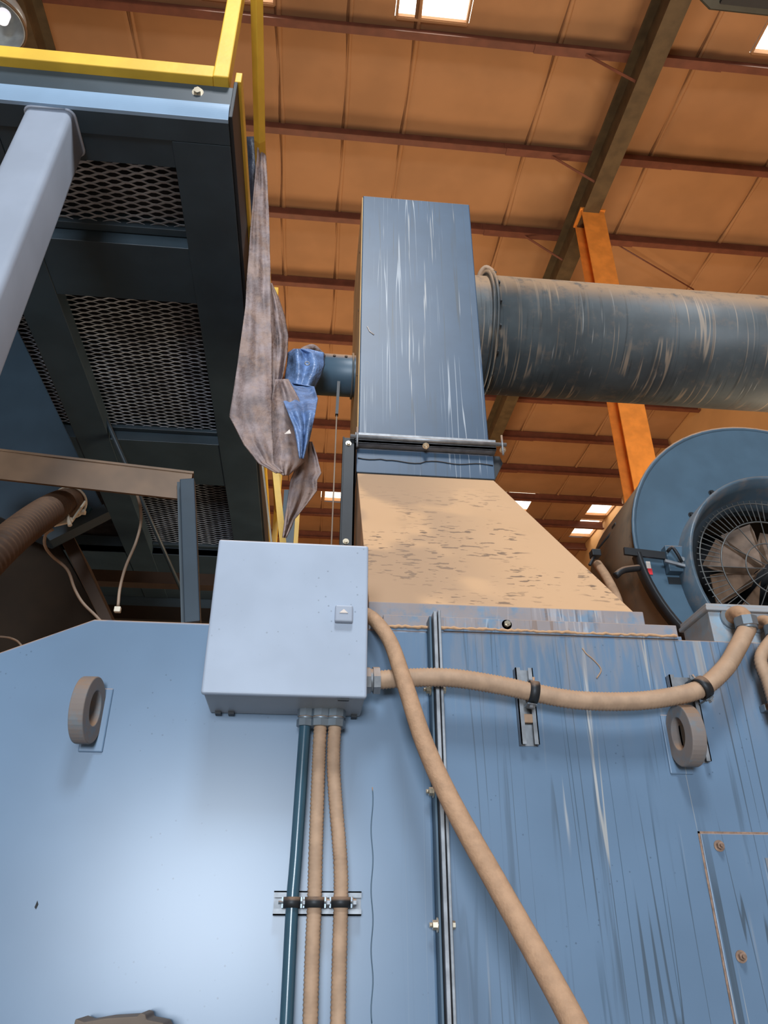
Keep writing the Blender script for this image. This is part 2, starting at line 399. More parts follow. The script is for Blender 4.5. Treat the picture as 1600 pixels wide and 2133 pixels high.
# rafters: olive I beams below the purlins
def rafter(x, label, ybeg=2.2, yend=24.5):
    t = thing('roof_rafter', (x, ybeg, RZ(ybeg) - 0.85), label, 'rafter', 'roof rafters')
    za, zb = RZ(ybeg) - 0.312, RZ(yend) - 0.312
    w = MB(); w.prism([(x - 0.006, ybeg, za), (x - 0.006, yend, zb), (x - 0.006, yend, zb - 0.55), (x - 0.006, ybeg, za - 0.55)], (0.012, 0, 0)); w.build('web', RAFT, t)
    for dz in (0.0, -0.56):
        f = MB(); f.bar((x, ybeg, za + dz - 0.006), (x, yend, zb + dz - 0.006), 0.24, 0.013); f.build('flange', RAFT, t)
    return t
rafter(3.80, 'dark olive roof rafter running behind the top of the orange column')
rafter(-3.74, 'olive roof rafter in the top left corner beside the round lamp')
# diagonal flange braces
for n, y in enumerate((5.41, 6.92, 8.43)):
    mb = MB(); mb.bar((3.05, y - 0.04, RZ(y) - 0.25), (3.70, y - 0.04, RZ(y) - 0.80), 0.035, 0.010)
    tag(mb.build('flange_brace', PURL), 'thin diagonal steel brace joining the %s purlin in view to the dark rafter' % ['first', 'second', 'third'][n], 'brace', 'flange braces')
mb = MB(); mb.cyl(P(1290, 512, Z=11.75), P(1445, 603, Z=11.85), 0.012, 8)
tag(mb.build('bracing_rod', PURL), 'long thin roof bracing rod slanting down right of the orange column', 'rod')

# orange column: I section
cx0, cx1, cy0, cy1, cz = 3.66, 4.0, 7.35, 7.66, 11.13
t = thing('orange_column', ((cx0 + cx1) / 2, 7.5, 0), 'tall bright orange steel column behind the round duct', 'column')
for yy in (cy0, cy1 - 0.016):
    mb = MB(); mb.box((cx0, yy, 0), (cx1, yy + 0.016, cz)); mb.build('flange', ORNG, t)
mb = MB(); mb.box((cx0 + 0.13, cy0 + 0.016, 0), (cx0 + 0.146, cy1 - 0.016, cz)); mb.build('web', ORNG, t)
mb = MB(); mb.box((cx0 - 0.02, cy0 - 0.02, cz), (cx1 + 0.02, cy1 + 0.02, cz + 0.03)); mb.build('cap_plate', ORNG, t)

# lamps near the roof
lc = P(-8, 52, Z=9.35)
t = thing('high_bay_lamp', lc, 'round grey high bay lamp hanging in the top left corner', 'lamp')
mb = MB(); mb.revolve(lc, (0, 0, 1), [(0.0, 0.25), (0.02, 0.26), (0.16, 0.235), (0.30, 0.16), (0.36, 0.09), (0.36, 0.001)], 40); mb.build('lamp_shade', LGLASS, t, solid=0.008)
mb = MB(); mb.revolve(lc, (0, 0, 1), [(0.0, 0.26), (0.0, 0.275), (0.025, 0.275), (0.025, 0.26)], 40, closed=True); mb.build('rim', BEAMD, t)
mb = MB(); mb.cyl(lc + Vector((0.03, 0, 0.10)), lc + Vector((0.03, 0, 0.2)), 0.06, 24); mb.build('bulb', LAMP, t)
mb = MB(); mb.cyl(lc + Vector((0, 0, 0.36)), lc + Vector((0, 0, 0.62)), 0.085, 20); mb.build('ballast_housing', DARKM, t)
mb = MB(); mb.cyl(lc + Vector((0, 0, 0.62)), lc + Vector((0, 0, RZ(lc.y) - lc.z - 0.05)), 0.008, 8); mb.build('hanging_rod', DARKM, t)
a = P(1455, 0, Z=9.3); b = P(1475, 22, Z=9.3)
t = thing('ceiling_heater', (3.9, 3.4, 9.3), 'dark box shaped unit hanging at the top right corner', 'heater')
mb = MB(); mb.prism([(3.44, 3.64, 9.3), (3.30, 3.56, 9.3), (3.20, 3.0, 9.3), (4.6, 3.0, 9.3), (4.6, 3.64, 9.3)], (0, 0, 0.4)); mb.build('housing', mat('dark_green_housing', (0.02, 0.025, 0.022), 0.5), t, bevel=0.02)
mb = MB(); mb.box((3.5, 3.1, 9.27), (4.5, 3.56, 9.295)); mb.build('grille', BLACK, t)
for x in (3.6, 4.4):
    mb = MB(); mb.cyl((x, 3.3, 9.7), (x, 3.3, RZ(3.3) - 0.04), 0.008, 8); mb.build('hanging_rod', DARKM, t)

# ================================================================ MACHINE CASING
Y0 = 1.65; MZ = 2.238
t = thing('machine_casing', (0.3, 2.5, 0), 'large blue painted steel machine casing filling the bottom of the photo', 'machine')
MACH = t
def casing(xa, xb, zl):      # closed sheet casing half
    pts = [(xa, Y0, 0.1), (xb, Y0, 0.1), (xb, Y0, MZ)]
    if xa < -0.5: pts += [(-0.482, Y0, MZ), (-2.2, Y0, MZ - 0.78)]
    else: pts += [(xa, Y0, MZ)]
    return MB().prism(pts, (0, 1.75, 0))
casing(-2.2, 0.262, 0).build('left_casing', BLUE, t, bevel=0.006, seg=3)
casing(0.290, 2.6, 0).build('right_casing', BLUE, t, bevel=0.004, seg=3)
mb = MB(); mb.box((0.262, Y0 + 0.01, 0.1), (0.290, Y0 + 1.7, MZ - 0.004)); mb.build('seam_gasket', BLACK, t)
for (xa, xb, ya) in ((0.2615, 0.2665, 1.617), (0.2695, 0.2775, 1.604), (0.281, 0.287, 1.609)):
    mb = MB(); mb.box((xa, ya, 0.15), (xb, Y0 + 0.02, MZ + 0.035 - (0.287 - xb) * 0.6)); mb.build('joint_flange', GALV if xa > 0.265 else BLUED, t, bevel=0.001)
for z in (2.093, 1.882, 1.642, 1.30, 0.95):
    b1 = MB(); b1.hexbolt((0.2615, 1.627, z), (-1, 0, 0), 0.0085, 0.008, shank=0.006); b1.build('bolt', BRASS, t)
    if z != 1.882:
        b2 = MB(); b2.hexbolt((0.287, 1.627, z), (1, 0, 0), 0.0075, 0.006); b2.build('bolt', BRASS, t)
# weld seam down the left half
mb = MB(); mb.tube([P(775 + 2 * math.sin(q * 0.05), q, Y=1.6498) for q in range(1640, 2140, 12)], 0.0013, 6); mb.build('weld_seam', BLUED, t)
# lifting lugs
def lug(yc, zt, zb, x, rx, face):
    l = MB(); zc = (zt + zb) / 2; R = (zt - zb) / 2; r = R * 0.52; yy = Y0 - 0.040
    n = 40; vs = []; fs = []
    for sx in (-rx, rx):
        for k in range(n):
            a = 2 * math.pi * k / n
            y = yy + R * 0.70 * math.cos(a) * 0.95; z = zc + R * math.sin(a)
            y = min(y, Y0 + 0.002); vs.append((x + sx, y, z))
        for k in range(n):
            a = 2 * math.pi * k / n; vs.append((x + sx, yy + 0.002 + r * 0.62 * math.cos(a), zc + 0.004 + r * math.sin(a)))
    for k in range(n):
        j = (k + 1) % n
        fs.append((k, j, n + j, n + k)); fs.append((2 * n + j, 2 * n + k, 3 * n + k, 3 * n + j))
        fs.append((j, k, 2 * n + k, 2 * n + j)); fs.append((n + k, n + j, 3 * n + j, 3 * n + k))
    vs = [(v[0] + yc * (Y0 - v[1]), v[1], v[2]) for v in vs]
    l.add(vs, fs); o = l.build('lifting_lug', face, MACH, bevel=0.002)
    w = MB(); w.box((x - rx - 0.008, Y0 - 0.004, zb - 0.008), (x + rx + 0.012, Y0 + 0.001, zt - 0.012)); w.build('lug_weld_plate', BLUE, MACH, bevel=0.003)
LUGM = mat('lug_paint', (0.15, 0.19, 0.22), 0.5, dust=1.0, cover=0.5, dustcol=(0.25, 0.155, 0.095))
lug(-0.22, 2.094, 1.958, -0.440, 0.0145, LUGM)
lug(0.20, 2.070, 1.938, 0.805, 0.016, LUGM)
# access door with frame gap, bolts and window slot
dx0, dx1, dz1 = 0.822, 1.6, 1.812
mb = MB(); mb.box((dx0, Y0 - 0.0035, 0.9), (dx1, Y0 + 0.004, dz1)); adoor = mb.build('access_door', BLUE, t, bevel=0.0015)
adoor['label'] = 'blue bolted access door at the right edge'
mb = MB()
mb.box((dx0 - 0.004, Y0 - 0.0016, 0.9), (dx0, Y0 + 0.002, dz1 + 0.004)); mb.box((dx0 - 0.004, Y0 - 0.0016, dz1), (dx1, Y0 + 0.002, dz1 + 0.004))
mb.build('door_gap', RUSTB, t)
for z in (1.788, 1.590, 1.39, 1.19):
    mb = MB(); mb.hexbolt((0.857, Y0 - 0.0035, z), (0, -1, 0), 0.0075, 0.008, shank=0.006); mb.build('door_bolt', RUSTB, adoor)
mb = MB(); mb.box((0.950, Y0 - 0.006, 1.62), (1.25, Y0 - 0.003, 1.766)); mb.build('window_frame', GALV, adoor)
mb = MB(); mb.box((0.957, Y0 - 0.0068, 1.627), (1.243, Y0 - 0.0055, 1.757)); mb.build('window_recess', BEAMD, adoor)
# flanged base plates on top of the casing
mb = MB(); mb.box((0.132, Y0 + 0.006, MZ), (0.872, 3.1, MZ + 0.010)); mb.box((0.30, Y0 - 0.004, MZ), (0.86, Y0 + 0.01, MZ + 0.005)); mb.build('top_flange', BLUE, t, bevel=0.001)
mb = MB(); mb.tube([Vector((0.15 + .0075 * k, Y0 - .003 - .002 * random.random(), MZ + .005 + .003 * random.random())) for k in range(95)], [.002 + .0025 * random.random() for k in range(95)], 7)
mb.build('caulk_bead', DUSTM, t, bevel=0.002)

# ================================================================ TRANSITION AND DUCTS
t = thing('duct_transition', (0.4, 2.2, MZ + 0.01), 'sloping dust-covered duct transition between machine casing and vertical blue duct', 'duct')
BX0, BX1, TX0, TX1 = 0.131, 0.792, 0.130, 0.622
zb, zt = 2.322, 3.072
mb = MB(); mb.loft([(BX0, 1.705, zb), (BX1, 1.705, zb), (BX1, 2.95, zb), (BX0, 2.95, zb)], [(TX0, 2.3, zt), (TX1, 2.3, zt), (TX1, 2.92, zt), (TX0, 2.92, zt)])
mb.build('sloped_hopper', DPLATE, t, bevel=0.002)
mb = MB(); mb.box((BX0 - 0.002, 1.688, MZ + 0.010), (BX1 + 0.012, 2.96, zb)); mb.build('base_flange', mat('base_flange_paint', (0.15, 0.24, 0.34), 0.5, dust=0.9, streak=1.0, streakcol=(0.07, 0.08, 0.09), light=1.0, cover=0.5, dustcol=(0.42, 0.28, 0.19), sx=60, sz=3, drips=[(50, .04, (0.05, 0.07, 0.10), 3.0, 3, .9), (40, .03, (0.35, 0.42, 0.5), 6.0, 3, .9)]), t, bevel=0.003)
mb = MB(); mb.box((BX0 + 0.03, 1.660, MZ + 0.010), (BX1 + 0.075, 2.96, MZ + 0.040)); mb.build('lower_lip', bpy.data.materials['base_flange_paint'], t, bevel=0.002)
mb = MB(); mb.hexbolt((0.452, 1.662, MZ + 0.026), (0, -1, 0), 0.008, 0.008, shank=0.005); mb.build('bolt', BRASS, t)
mb = MB(); mb.box((TX0 - 0.004, 2.292, zt), (TX1 + 0.004, 2.93, zt + 0.10)); mb.build('collar', DUCT, t, bevel=0.002)
mb = MB()
pth = [Vector((TX0 + (TX1 - TX0) * k / 24, 2.2905, zt + 0.058 - 0.004 * math.sin(k * .8) - (0.006 if 4 < k < 12 else 0))) for k in range(25)]
mb.tube(pth, 0.0022, 6); mb.build('cloth_joint_seam', DARKM, t)
mb = MB(); mb.prism([(TX1 + 0.004, 2.30, zt - 0.0), (TX1 + 0.040, 2.30, zt + 0.075), (TX1 + 0.030, 2.30, zt + 0.105), (TX1 + 0.004, 2.30, zt + 0.105)], (0, 0.5, 0)); mb.build('side_gusset', DARKM, t)

t = thing('vertical_duct', (0.37, 2.6, zt + 0.11), 'tall square blue duct with drip stains rising above the dusty hopper', 'duct')
mb = MB(); mb.box((0.131, 2.30, 3.175), (0.616, 2.90, 4.553)); mb.build('duct_body', DUCT, t, bevel=0.004)
mb = MB(); mb.box((0.1275, 2.306, 3.19), (0.131, 2.896, 4.548)); mb.build('warm_lit_side', mat('warm_light_tint', (0.62, 0.40, 0.18), .9), t)  # warm side light painted on as the yellow colour of the left face
mb = MB(); mb.box((0.118, 2.262, 3.178), (0.632, 2.31, 3.190)); mb.box((0.118, 2.262, 3.178), (0.632, 2.268, 3.222)); mb.build('flange_angle', GALV, t, bevel=0.001)
mb = MB(); mb.cyl((0.10, 2.255, 3.198), (0.668, 2.255, 3.198), 0.0075, 12); mb.build('clamp_bar', GALV, t)
for x in (0.373, 0.655):
    mb = MB(); mb.hexbolt((x, 2.262, 3.180), (0, -0.5, -1), 0.008, 0.009, shank=0.008); mb.build('bolt', BRASS, t)
for x in (0.652, 0.125):
    mb = MB(); mb.cyl((x, 2.250, 3.150), (x, 2.250, 3.235), 0.004, 8); mb.build('threaded_rod', GALV, t)
for z in (3.3, 3.6, 3.95, 4.3):
    mb = MB(); mb.hexbolt((0.131, 2.40, z), (-1, 0, 0), 0.006, 0.004); mb.build('rivet', DARKM, t)

# round duct
RC = Vector((0, 2.6, 4.046)); RR = 0.266
t = thing('round_duct', (2.0, 2.6, RC.z - RR), 'large horizontal round duct with dust and drip streaks leaving the square duct to the right', 'duct')
mb = MB(); mb.revolve((0.70, RC.y, RC.z), (1, 0, 0), [(0, RR - .02), (0, RR), (1.0, RR), (1.001, RR + 0.001), (3.6, RR + .001), (3.6, RR - .02)], 72); mb.build('duct_pipe', RDUCT, t)
mb = MB(); mb.revolve((0.616, RC.y, RC.z), (1, 0, 0), [(0, RR - 0.006), (0.082, RR - 0.006)], 72); mb.build('spigot', RDUCT, t)
mb = MB(); mb.revolve((0.694, RC.y, RC.z), (1, 0, 0), [(0, RR - 0.01), (0, RR + 0.022), (0.008, RR + 0.022), (0.008, RR - 0.01)], 72, closed=True)
mb.revolve((0.712, RC.y, RC.z), (1, 0, 0), [(0, RR - 0.01), (0, RR + 0.022), (0.008, RR + 0.022), (0.008, RR - 0.01)], 72, closed=True); mb.build('flange_ring', RDUCT, t)
for k in range(16):
    a = 2 * math.pi * (k + .5) / 16; c = Vector((0.720, RC.y + math.sin(a) * (RR + .012), RC.z + math.cos(a) * (RR + .012)))
    mb = MB(); mb.hexbolt(c, (1, 0, 0), 0.008, 0.008); mb.build('bolt', DARKM, t)
mb = MB(); mb.tube(spline([(0.690, 2.53, RC.z + RR - .005), (0.695, 2.50, RC.z + RR + .022), (0.715, 2.48, RC.z + RR + .040), (0.735, 2.47, RC.z + RR + .020), (0.738, 2.44, RC.z + RR - .03)], 0.006), 0.012, 10); mb.build('lifting_ear', COND, t)

# small pipe on the left of the duct
SCp = Vector((0, 2.6, 3.758)); SR = 0.090
t = thing('branch_pipe', (0.05, 2.6, SCp.z - SR), 'short dark blue branch pipe between blue tarp and square duct', 'pipe')
mb = MB(); mb.revolve((-0.10, SCp.y, SCp.z), (1, 0, 0), [(0, SR - .01), (0, SR), (0.231, SR)], 40); mb.build('pipe_body', BLUED, t)
mb = MB(); mb.revolve((0.112, SCp.y, SCp.z), (1, 0, 0), [(0, SR), (0, SR + .010), (.008, SR + .010), (.008, SR)], 40, closed=True); mb.build('collar', RDUCT, t)
for x in (0.035, 0.085):
    mb = MB(); mb.hexbolt((x, SCp.y - SR * .93, SCp.z + SR * .37), (0, -.93, .37), 0.007, 0.004, washer=False); mb.build('rivet', DARKM, t)
mb = MB(); mb.bar((0.058, 2.55, SCp.z - SR + .01), (0.055, 2.55, SCp.z - SR - 0.16), 0.020, 0.012); mb.build('support_rod', DARKM, t)
mb = MB(); mb.cyl((0.055, 2.55, SCp.z - SR - 0.16), (0.052, 2.55, 2.3), 0.003, 8); mb.build('thin_rod', CABLE, t)

# dark angle post holding the flange
t = thing('angle_post', (0.105, 2.28, MZ), 'dark steel angle post left of the dusty hopper', 'post')
mb = MB(); mb.box((0.076, 2.268, MZ), (0.122, 2.276, 3.20)); mb.box((0.114, 2.268, MZ), (0.122, 2.32, 3.20)); mb.box((0.074, 2.262, MZ), (0.079, 2.30, 3.20)); mb.build('angle_section', DARKM, t, bevel=0.001)
for z in (3.175, 2.78):
    mb = MB(); mb.hexbolt((0.095, 2.268, z), (0, -1, 0), 0.007, 0.006); mb.build('bolt', BRASS, t)

# ================================================================ FAN
FC = Vector((1.7105, 2.40, 2.895)); FR = 0.546; ymod = (0, 1, 0)
t = thing('centrifugal_fan', (1.7, 2.7, MZ), 'large dark blue centrifugal fan with caged round inlet at the right edge', 'fan')
mb = MB(); IC = Vector((1.69, 2.30, 2.765)); IR = 0.39
n = 72; vs = []; fs = []
for k in range(n):
    a = 2 * math.pi * k / n; vs.append((FC.x + FR * math.cos(a), 2.40, FC.z + FR * math.sin(a)))
for k in range(n):
    a = 2 * math.pi * k / n; vs.append((IC.x + (IR - .02) * math.cos(a), 2.40, IC.z + (IR - .02) * math.sin(a)))
fs = [(k, (k + 1) % n, n + (k + 1) % n, n + k) for k in range(n)]
mb.add(vs, fs); mb.build('side_plate', BLUED, t, solid=0.006)
mb = MB(); mb.revolve(FC, ymod, [(0, FR), (0.004, FR + .002), (0.50, FR + .002), (0.50, 0.02)], 72); mb.build('scroll_wrapper', mat('fan_wrapper_paint', (0.17, 0.15, 0.12), 0.6, dust=0.9, cover=0.5, dustcol=(0.36, 0.25, 0.155), streak=0.6, streakcol=(0.3, 0.21, 0.13)), t)
mb = MB(); mb.revolve(FC, ymod, [(-0.004, FR - .004), (-0.004, FR + .012), (0.004, FR + .012), (0.004, FR - .004)], 72, closed=True); mb.build('rim_flange', BLUED, t)
mb = MB(); mb.revolve(IC, ymod, [(0.10, IR), (0.0, IR), (0.0, IR - .012), (0.05, IR - .028), (0.14, IR - .05), (0.2, IR - .06)], 72); mb.build('inlet_ring', mat('inlet_ring_paint', (0.07, 0.12, 0.165), 0.35, dust=0.3, cover=0.25, dustcol=(0.3, 0.21, 0.14)), t)
GC = Vector((1.650, 2.37, 2.800)); GR = 0.285
mb = MB(); mb.revolve(GC + Vector((0.02, 0.03, -.01)), ymod, [(0, IR - .045), (0.02, GR), (.03, GR)], 64); mb.build('inlet_cone', NAVY, t)
mb = MB(); mb.revolve((GC.x + .02, 2.78, GC.z), ymod, [(0, 0.36), (0.0, 0.001)], 48); mb.build('back_plate', BLACK, t)
mb = MB()
for r in (GR - .012, GR * .68, GR * .36): mb.revolve(GC, ymod, [(-.002, r - .002), (-.002, r + .002), (.002, r + .002), (.002, r - .002)], 64, closed=True)
for k in range(72):
    a = 2 * math.pi * k / 72; r0 = GR * (.10 if k % 6 == 0 else .70)
    mb.bar(GC + Vector((r0 * math.cos(a), 0, r0 * math.sin(a))), GC + Vector((GR * math.cos(a), 0, GR * math.sin(a))), 0.0026, 0.0026, (0, 1, 0))
mb.build('inlet_guard', mat('guard_wire', (0.14, 0.15, 0.15), .4, metal=.4), t)
mb = MB(); mb.cyl(GC + Vector((0, .01, 0)), GC + Vector((0, .25, 0)), 0.028, 24); mb.build('hub', DARKM, t)
for k in range(8):
    a0 = 2 * math.pi * (k + .35) / 8; mb = MB(); pts = []
    for (r, w) in ((0.035, 0.30), (0.12, 0.28), (0.18, 0.27), (0.215, 0.24)): pts.append((r, a0 - w))
    for (r, w) in ((0.215, 0.24), (0.18, 0.27), (0.12, 0.28), (0.035, 0.30)): pts.append((r, a0 + w))
    mb.prism([(GC.x + r * math.cos(a), GC.y + 0.06 + 0.10 * (a - a0 + .2), GC.z + r * math.sin(a)) for r, a in pts], (0, 0.006, 0)); mb.build('blade', BLADE, t)
# damper bracket and lever, bolts, sticker
mb = MB(); mb.box((1.250, 2.36, 2.770), (1.345, 2.395, 2.872)); mb.build('bracket_box', BLUED, t, bevel=0.003)
mb = MB(); mb.bar(P(1300, 1148, Y=2.36), P(1385, 1158, Y=2.36), 0.010, 0.028); mb.build('lever_arm', DARKM, t)
mb = MB(); mb.tube(spline([P(1390, 1150, Y=2.345), P(1400, 1140, Y=2.33), P(1412, 1155, Y=2.33), P(1420, 1170, Y=2.34)], .01), 0.006, 8); mb.build('latch', DARKM, t)
mb = MB(); mb.bar(P(1385, 1168, Y=2.345), P(1432, 1180, Y=2.345), 0.008, 0.010); mb.hexbolt(P(1420, 1167, Y=2.352), (0, -1, 0), .009, .009); mb.build('latch_pin', GALV, t)
mb = MB(); mb.box((1.255, 2.395, 2.735), (1.355, 2.398, 2.762)); mb.build('bracket_foot', DARKM, t)
for p in ((1482, 1027), (1440, 1073), (1443, 1215)):
    mb = MB(); mb.hexbolt(P(*p, Y=2.397), (0, -1, 0), .008, .008); mb.build('bolt', DARKM, t)
a = P(1349, 1170, Y=2.396); b = P(1356, 1196, Y=2.396)
mb = MB(); mb.box((a.x - .008, 2.3935, a.z), (a.x + .008, 2.396, a.z - .028)); mb.build('warning_sticker', WHITE, t)
mb = MB(); mb.box((a.x - .006, 2.393, a.z - .028), (a.x + .010, 2.396, a.z - .052)); mb.build('red_sticker_band', RED, t)
for (p, q) in (((1320, 1052), (1232, 1160)),):
    mb = MB(); mb.cyl(P(*p, Y=2.62), P(*q, Y=2.75), 0.004, 8); mb.build('draw_rod', DARKM, t)
for c in ((1287, 1100), (1240, 1155)):
    c = P(*c, Y=2.66); mb = MB(); mb.box(c - Vector((.018, .02, .012)), c + Vector((.018, .02, .016))); mb.cyl(c, c + Vector((-.03, 0, -.05)), .007, 8); mb.build('rod_clip', DARKM, t, bevel=.003)
mb = MB(); mb.tube(spline([P(1282, 1200, Y=2.33), P(1298, 1188, Y=2.33), P(1330, 1183, Y=2.36)], .01), [0.014] * 8 if False else 0.012, 12); mb.build('drain_nozzle', DARKM, t)
mb = MB(); mb.tube(spline([P(1245, 1175, Y=2.72), P(1262, 1200, Y=2.62), P(1280, 1235, Y=2.52), P(1290, 1262, Y=2.5)], .008), 0.018, 12); mb.build('sleeve', HOSE, t)
# strap band below the side plate and pedestal
mb = MB(); mb.revolve((FC.x, 2.352, FC.z), ymod, [(0, FR + .016), (0, FR + .03), (.05, FR + .03), (.05, FR + .016)], 90, closed=True); 
keep = [i for i, f in enumerate(mb.f) if (sum(mb.v[j].x for j in f) / 4) < FC.x - .05 and (sum(mb.v[j].z for j in f) / 4) < FC.z - .07]
mb.f = [mb.f[i] for i in keep]; mb.sm = [mb.sm[i] for i in keep]; used = sorted({j for f in mb.f for j in f}); mp = {j: k for k, j in enumerate(used)}; mb.v = [mb.v[j] for j in used]; mb.f = [tuple(mp[j] for j in f) for f in mb.f]; mb.build('strap_band', DARKM, t)
mb = MB(); mb.prism([(1.30, 2.42, MZ + .0), (2.15, 2.42, MZ), (2.05, 2.42, 2.52), (1.42, 2.42, 2.50)], (0, 0.46, 0)); mb.build('pedestal', BLACK, t)

# ================================================================ JUNCTION BOX ON THE CASING
JX, JY0, JY1, JZ0, JZ1 = 0.956, 1.662, 1.80, MZ, 2.332
t = thing('junction_box', (1.15, 1.73, JZ0), 'dusty blue-grey junction box on the top right edge of the casing', 'junction box')
JB = mat('junction_box_paint', (0.25, 0.36, 0.45), 0.45, dust=0.9, cover=0.42, dustcol=(0.40, 0.28, 0.19))
mb = MB(); mb.box((JX, JY0, JZ0), (1.40, JY1, JZ1 - .014)); mb.build('box_body', JB, t, bevel=.002)
mb = MB(); mb.box((JX - .008, JY0 - .010, JZ1 - .014), (1.41, JY1 + .008, JZ1 - .004)); mb.box((JX - .004, JY0 - .005, JZ1 - .004), (1.41, JY1 + .004, JZ1 + .006)); mb.build('lid', JB, t, bevel=.002)
def elbow(px, name_parent, r=0.021, q0=1288):
    c = P(px, q0, Y=JY0); z = c.z
    p = spline([(c.x, JY0 + .002, z), (c.x, JY0 - .025, z + .002), (c.x + .002, JY0 - .045, z - .010), (c.x + .003, JY0 - .052, z - .032)], .004)
    e = MB(); e.tube(p, r * .9, 16); e.build('elbow_fitting', mat('fitting_dust_%d' % px, (0.38, 0.22, 0.12), .8, dust=.8, mottle=.3, mscale=40), name_parent)
    nn = MB(); b = p[-1]; nn.tube([b + Vector((0, 0, .012)), b - Vector((0, 0, .010))], r * 1.25, 8, True, False); nn.tube([b - Vector((0, 0, .008)), b - Vector((0, 0, .018))], r * 1.1, 16); nn.build('gland_nut', FITM, name_parent)
    fl = MB(); fl.cyl((c.x, JY0 + .001, z), (c.x, JY0 - .008, z), r * 1.35, 20); fl.build('lock_nut', FITM, name_parent)
    return b - Vector((0, 0, .014))
e1 = elbow(1523, t); e2 = elbow(1577, t, .015, 1303); e3 = elbow(1607, t, .016, 1298)

# ================================================================ ELECTRICAL ENCLOSURE
t = thing('electrical_enclosure', (-0.045, 1.57, 2.036), 'pale grey-blue electrical enclosure mounted on the front of the casing', 'enclosure')
ex0, ex1, ez0, ez1 = -0.211, 0.113, 2.036, 2.372
mb = MB(); mb.box((ex0 + .004, 1.516, ez0), (ex1 - .003, 1.648, ez1 - .004)); mb.build('enclosure_body', mat('enclosure_body_paint', (0.30, 0.34, 0.38), .4, dust=.6, mottle=.05), t, bevel=.003)
mb = MB(); mb.box((ex0, 1.498, ez0 - .002), (ex1, 1.514, ez1)); ed = mb.build('enclosure_door', ENCL, t, bevel=.005, seg=3)
mb = MB(); mb.box((0.044, 1.485, 2.188), (0.081, 1.499, 2.224)); lk = mb.build('lock_plate', GREYP, ed, bevel=.003)
mb = MB(); mb.prism([(0.053, 1.4845, 2.206), (0.071, 1.4845, 2.206), (0.062, 1.4845, 2.2145)], (0, -.0012, 0)); mb.build('lock_symbol', WHITE, lk)
mb = MB(); mb.box((0.056, 1.505, ez0 - .006), (0.078, 1.513, ez0 - .001)); mb.build('latch_tab', DARKM, t)
for x in (-0.195, -0.168, 0.09):
    mb = MB(); mb.box((x, 1.63, ez0 - .006), (x + .012, 1.648, ez0 + .001)); mb.build('mounting_foot', DARKM, t)

# ================================================================ CONDUITS
def fitting(path, r, parent, m=FITM):
    mb = MB(); a = Vector(path[0]); d = (Vector(path[1]) - a).normalized()
    mb.tube([a - d * .006, a + d * .014], r * 1.45, 8, True, False); mb.tube([a + d * .013, a + d * .020], r * 1.25, 16); mb.tube([a + d * .020, a + d * .034], r * 1.5, 8, True, False)
    mb.build('conduit_gland', m, parent)
def conduit(name, px, r, material, label, corrug, cat='conduit', Yd=1.605, parts=True, group=None, z0=None, gl=True):
    pts = [P(p[0], p[1], Y=p[2] if len(p) > 2 else Yd) for p in px]
    if z0 is not None: pts[0].z = z0
    pts = spline(pts, 0.0036 if corrug else 0.012)
    t = thing(name, pts[-1], label, cat, group)
    mb = MB(); mb.tube(pts, corr(pts, r, .11, 1) if corrug else r, 16); mb.build('sheath', material, t)
    if gl: fitting(pts, r, t)
    return t, pts
conduit('rigid_conduit', [(637, 1490), (632, 1560), (617, 1780), (609, 1880), (600, 2060), (594, 2180)], .0118, TEAL, 'dark teal smooth conduit, leftmost of the three under the enclosure', False, z0=2.035)
conduit('flexible_conduit', [(669, 1490), (665, 1560), (658, 1760), (655, 1880), (650, 2000), (645, 2180)], .0142, COND, 'beige dusty flexible conduit in the middle of the three under the enclosure', True, z0=2.035)
conduit('flexible_conduit', [(700, 1490), (695, 1560), (697, 1640), (709, 1790), (710, 1880), (707, 2000), (703, 2180)], .0142, COND, 'beige dusty flexible conduit, rightmost of the three under the enclosure, slightly bowed', True, z0=2.035)
# horizontal conduit from enclosure to elbow
px = [(783, 1417, 1.585), (850, 1412, 1.585), (940, 1412, 1.58), (1040, 1427, 1.585), (1110, 1442, 1.59), (1200, 1458, 1.59), (1310, 1461, 1.59), (1400, 1451, 1.59), (1462, 1433, 1.59), (1510, 1392, 1.595), (1536, 1350, 1.60)]
pts = [Vector((0.112, 1.585, P(775, 1418, Y=1.585).z))] + [P(*p[:2], Y=p[2]) for p in px] + [e1]
pts = spline(pts, .0036)
t = thing('flexible_conduit', pts[len(pts) // 2], 'thick beige ribbed conduit snaking from the enclosure side to the junction box', 'conduit')
mb = MB(); mb.tube(pts, corr(pts, .0205, .10, 1), 18); mb.build('sheath', COND, t); fitting(pts, .0195, t, GALV)
for (e, pp, lab) in ((e2, [(1585, 1370, 1.60), (1600, 1420, 1.60), (1625, 1500, 1.60)], 'thinner beige conduit dropping from the junction box at the right edge'), (e3, [(1622, 1370, 1.60), (1640, 1450, 1.60)], 'beige conduit leaving the junction box beyond the right edge')):
    pts = spline([e] + [P(*p[:2], Y=p[2]) for p in pp], .0036); t = thing('flexible_conduit', pts[-1], lab, 'conduit'); mb = MB(); mb.tube(pts, corr(pts, .0145, .10, 1), 16); mb.build('sheath', COND, t)
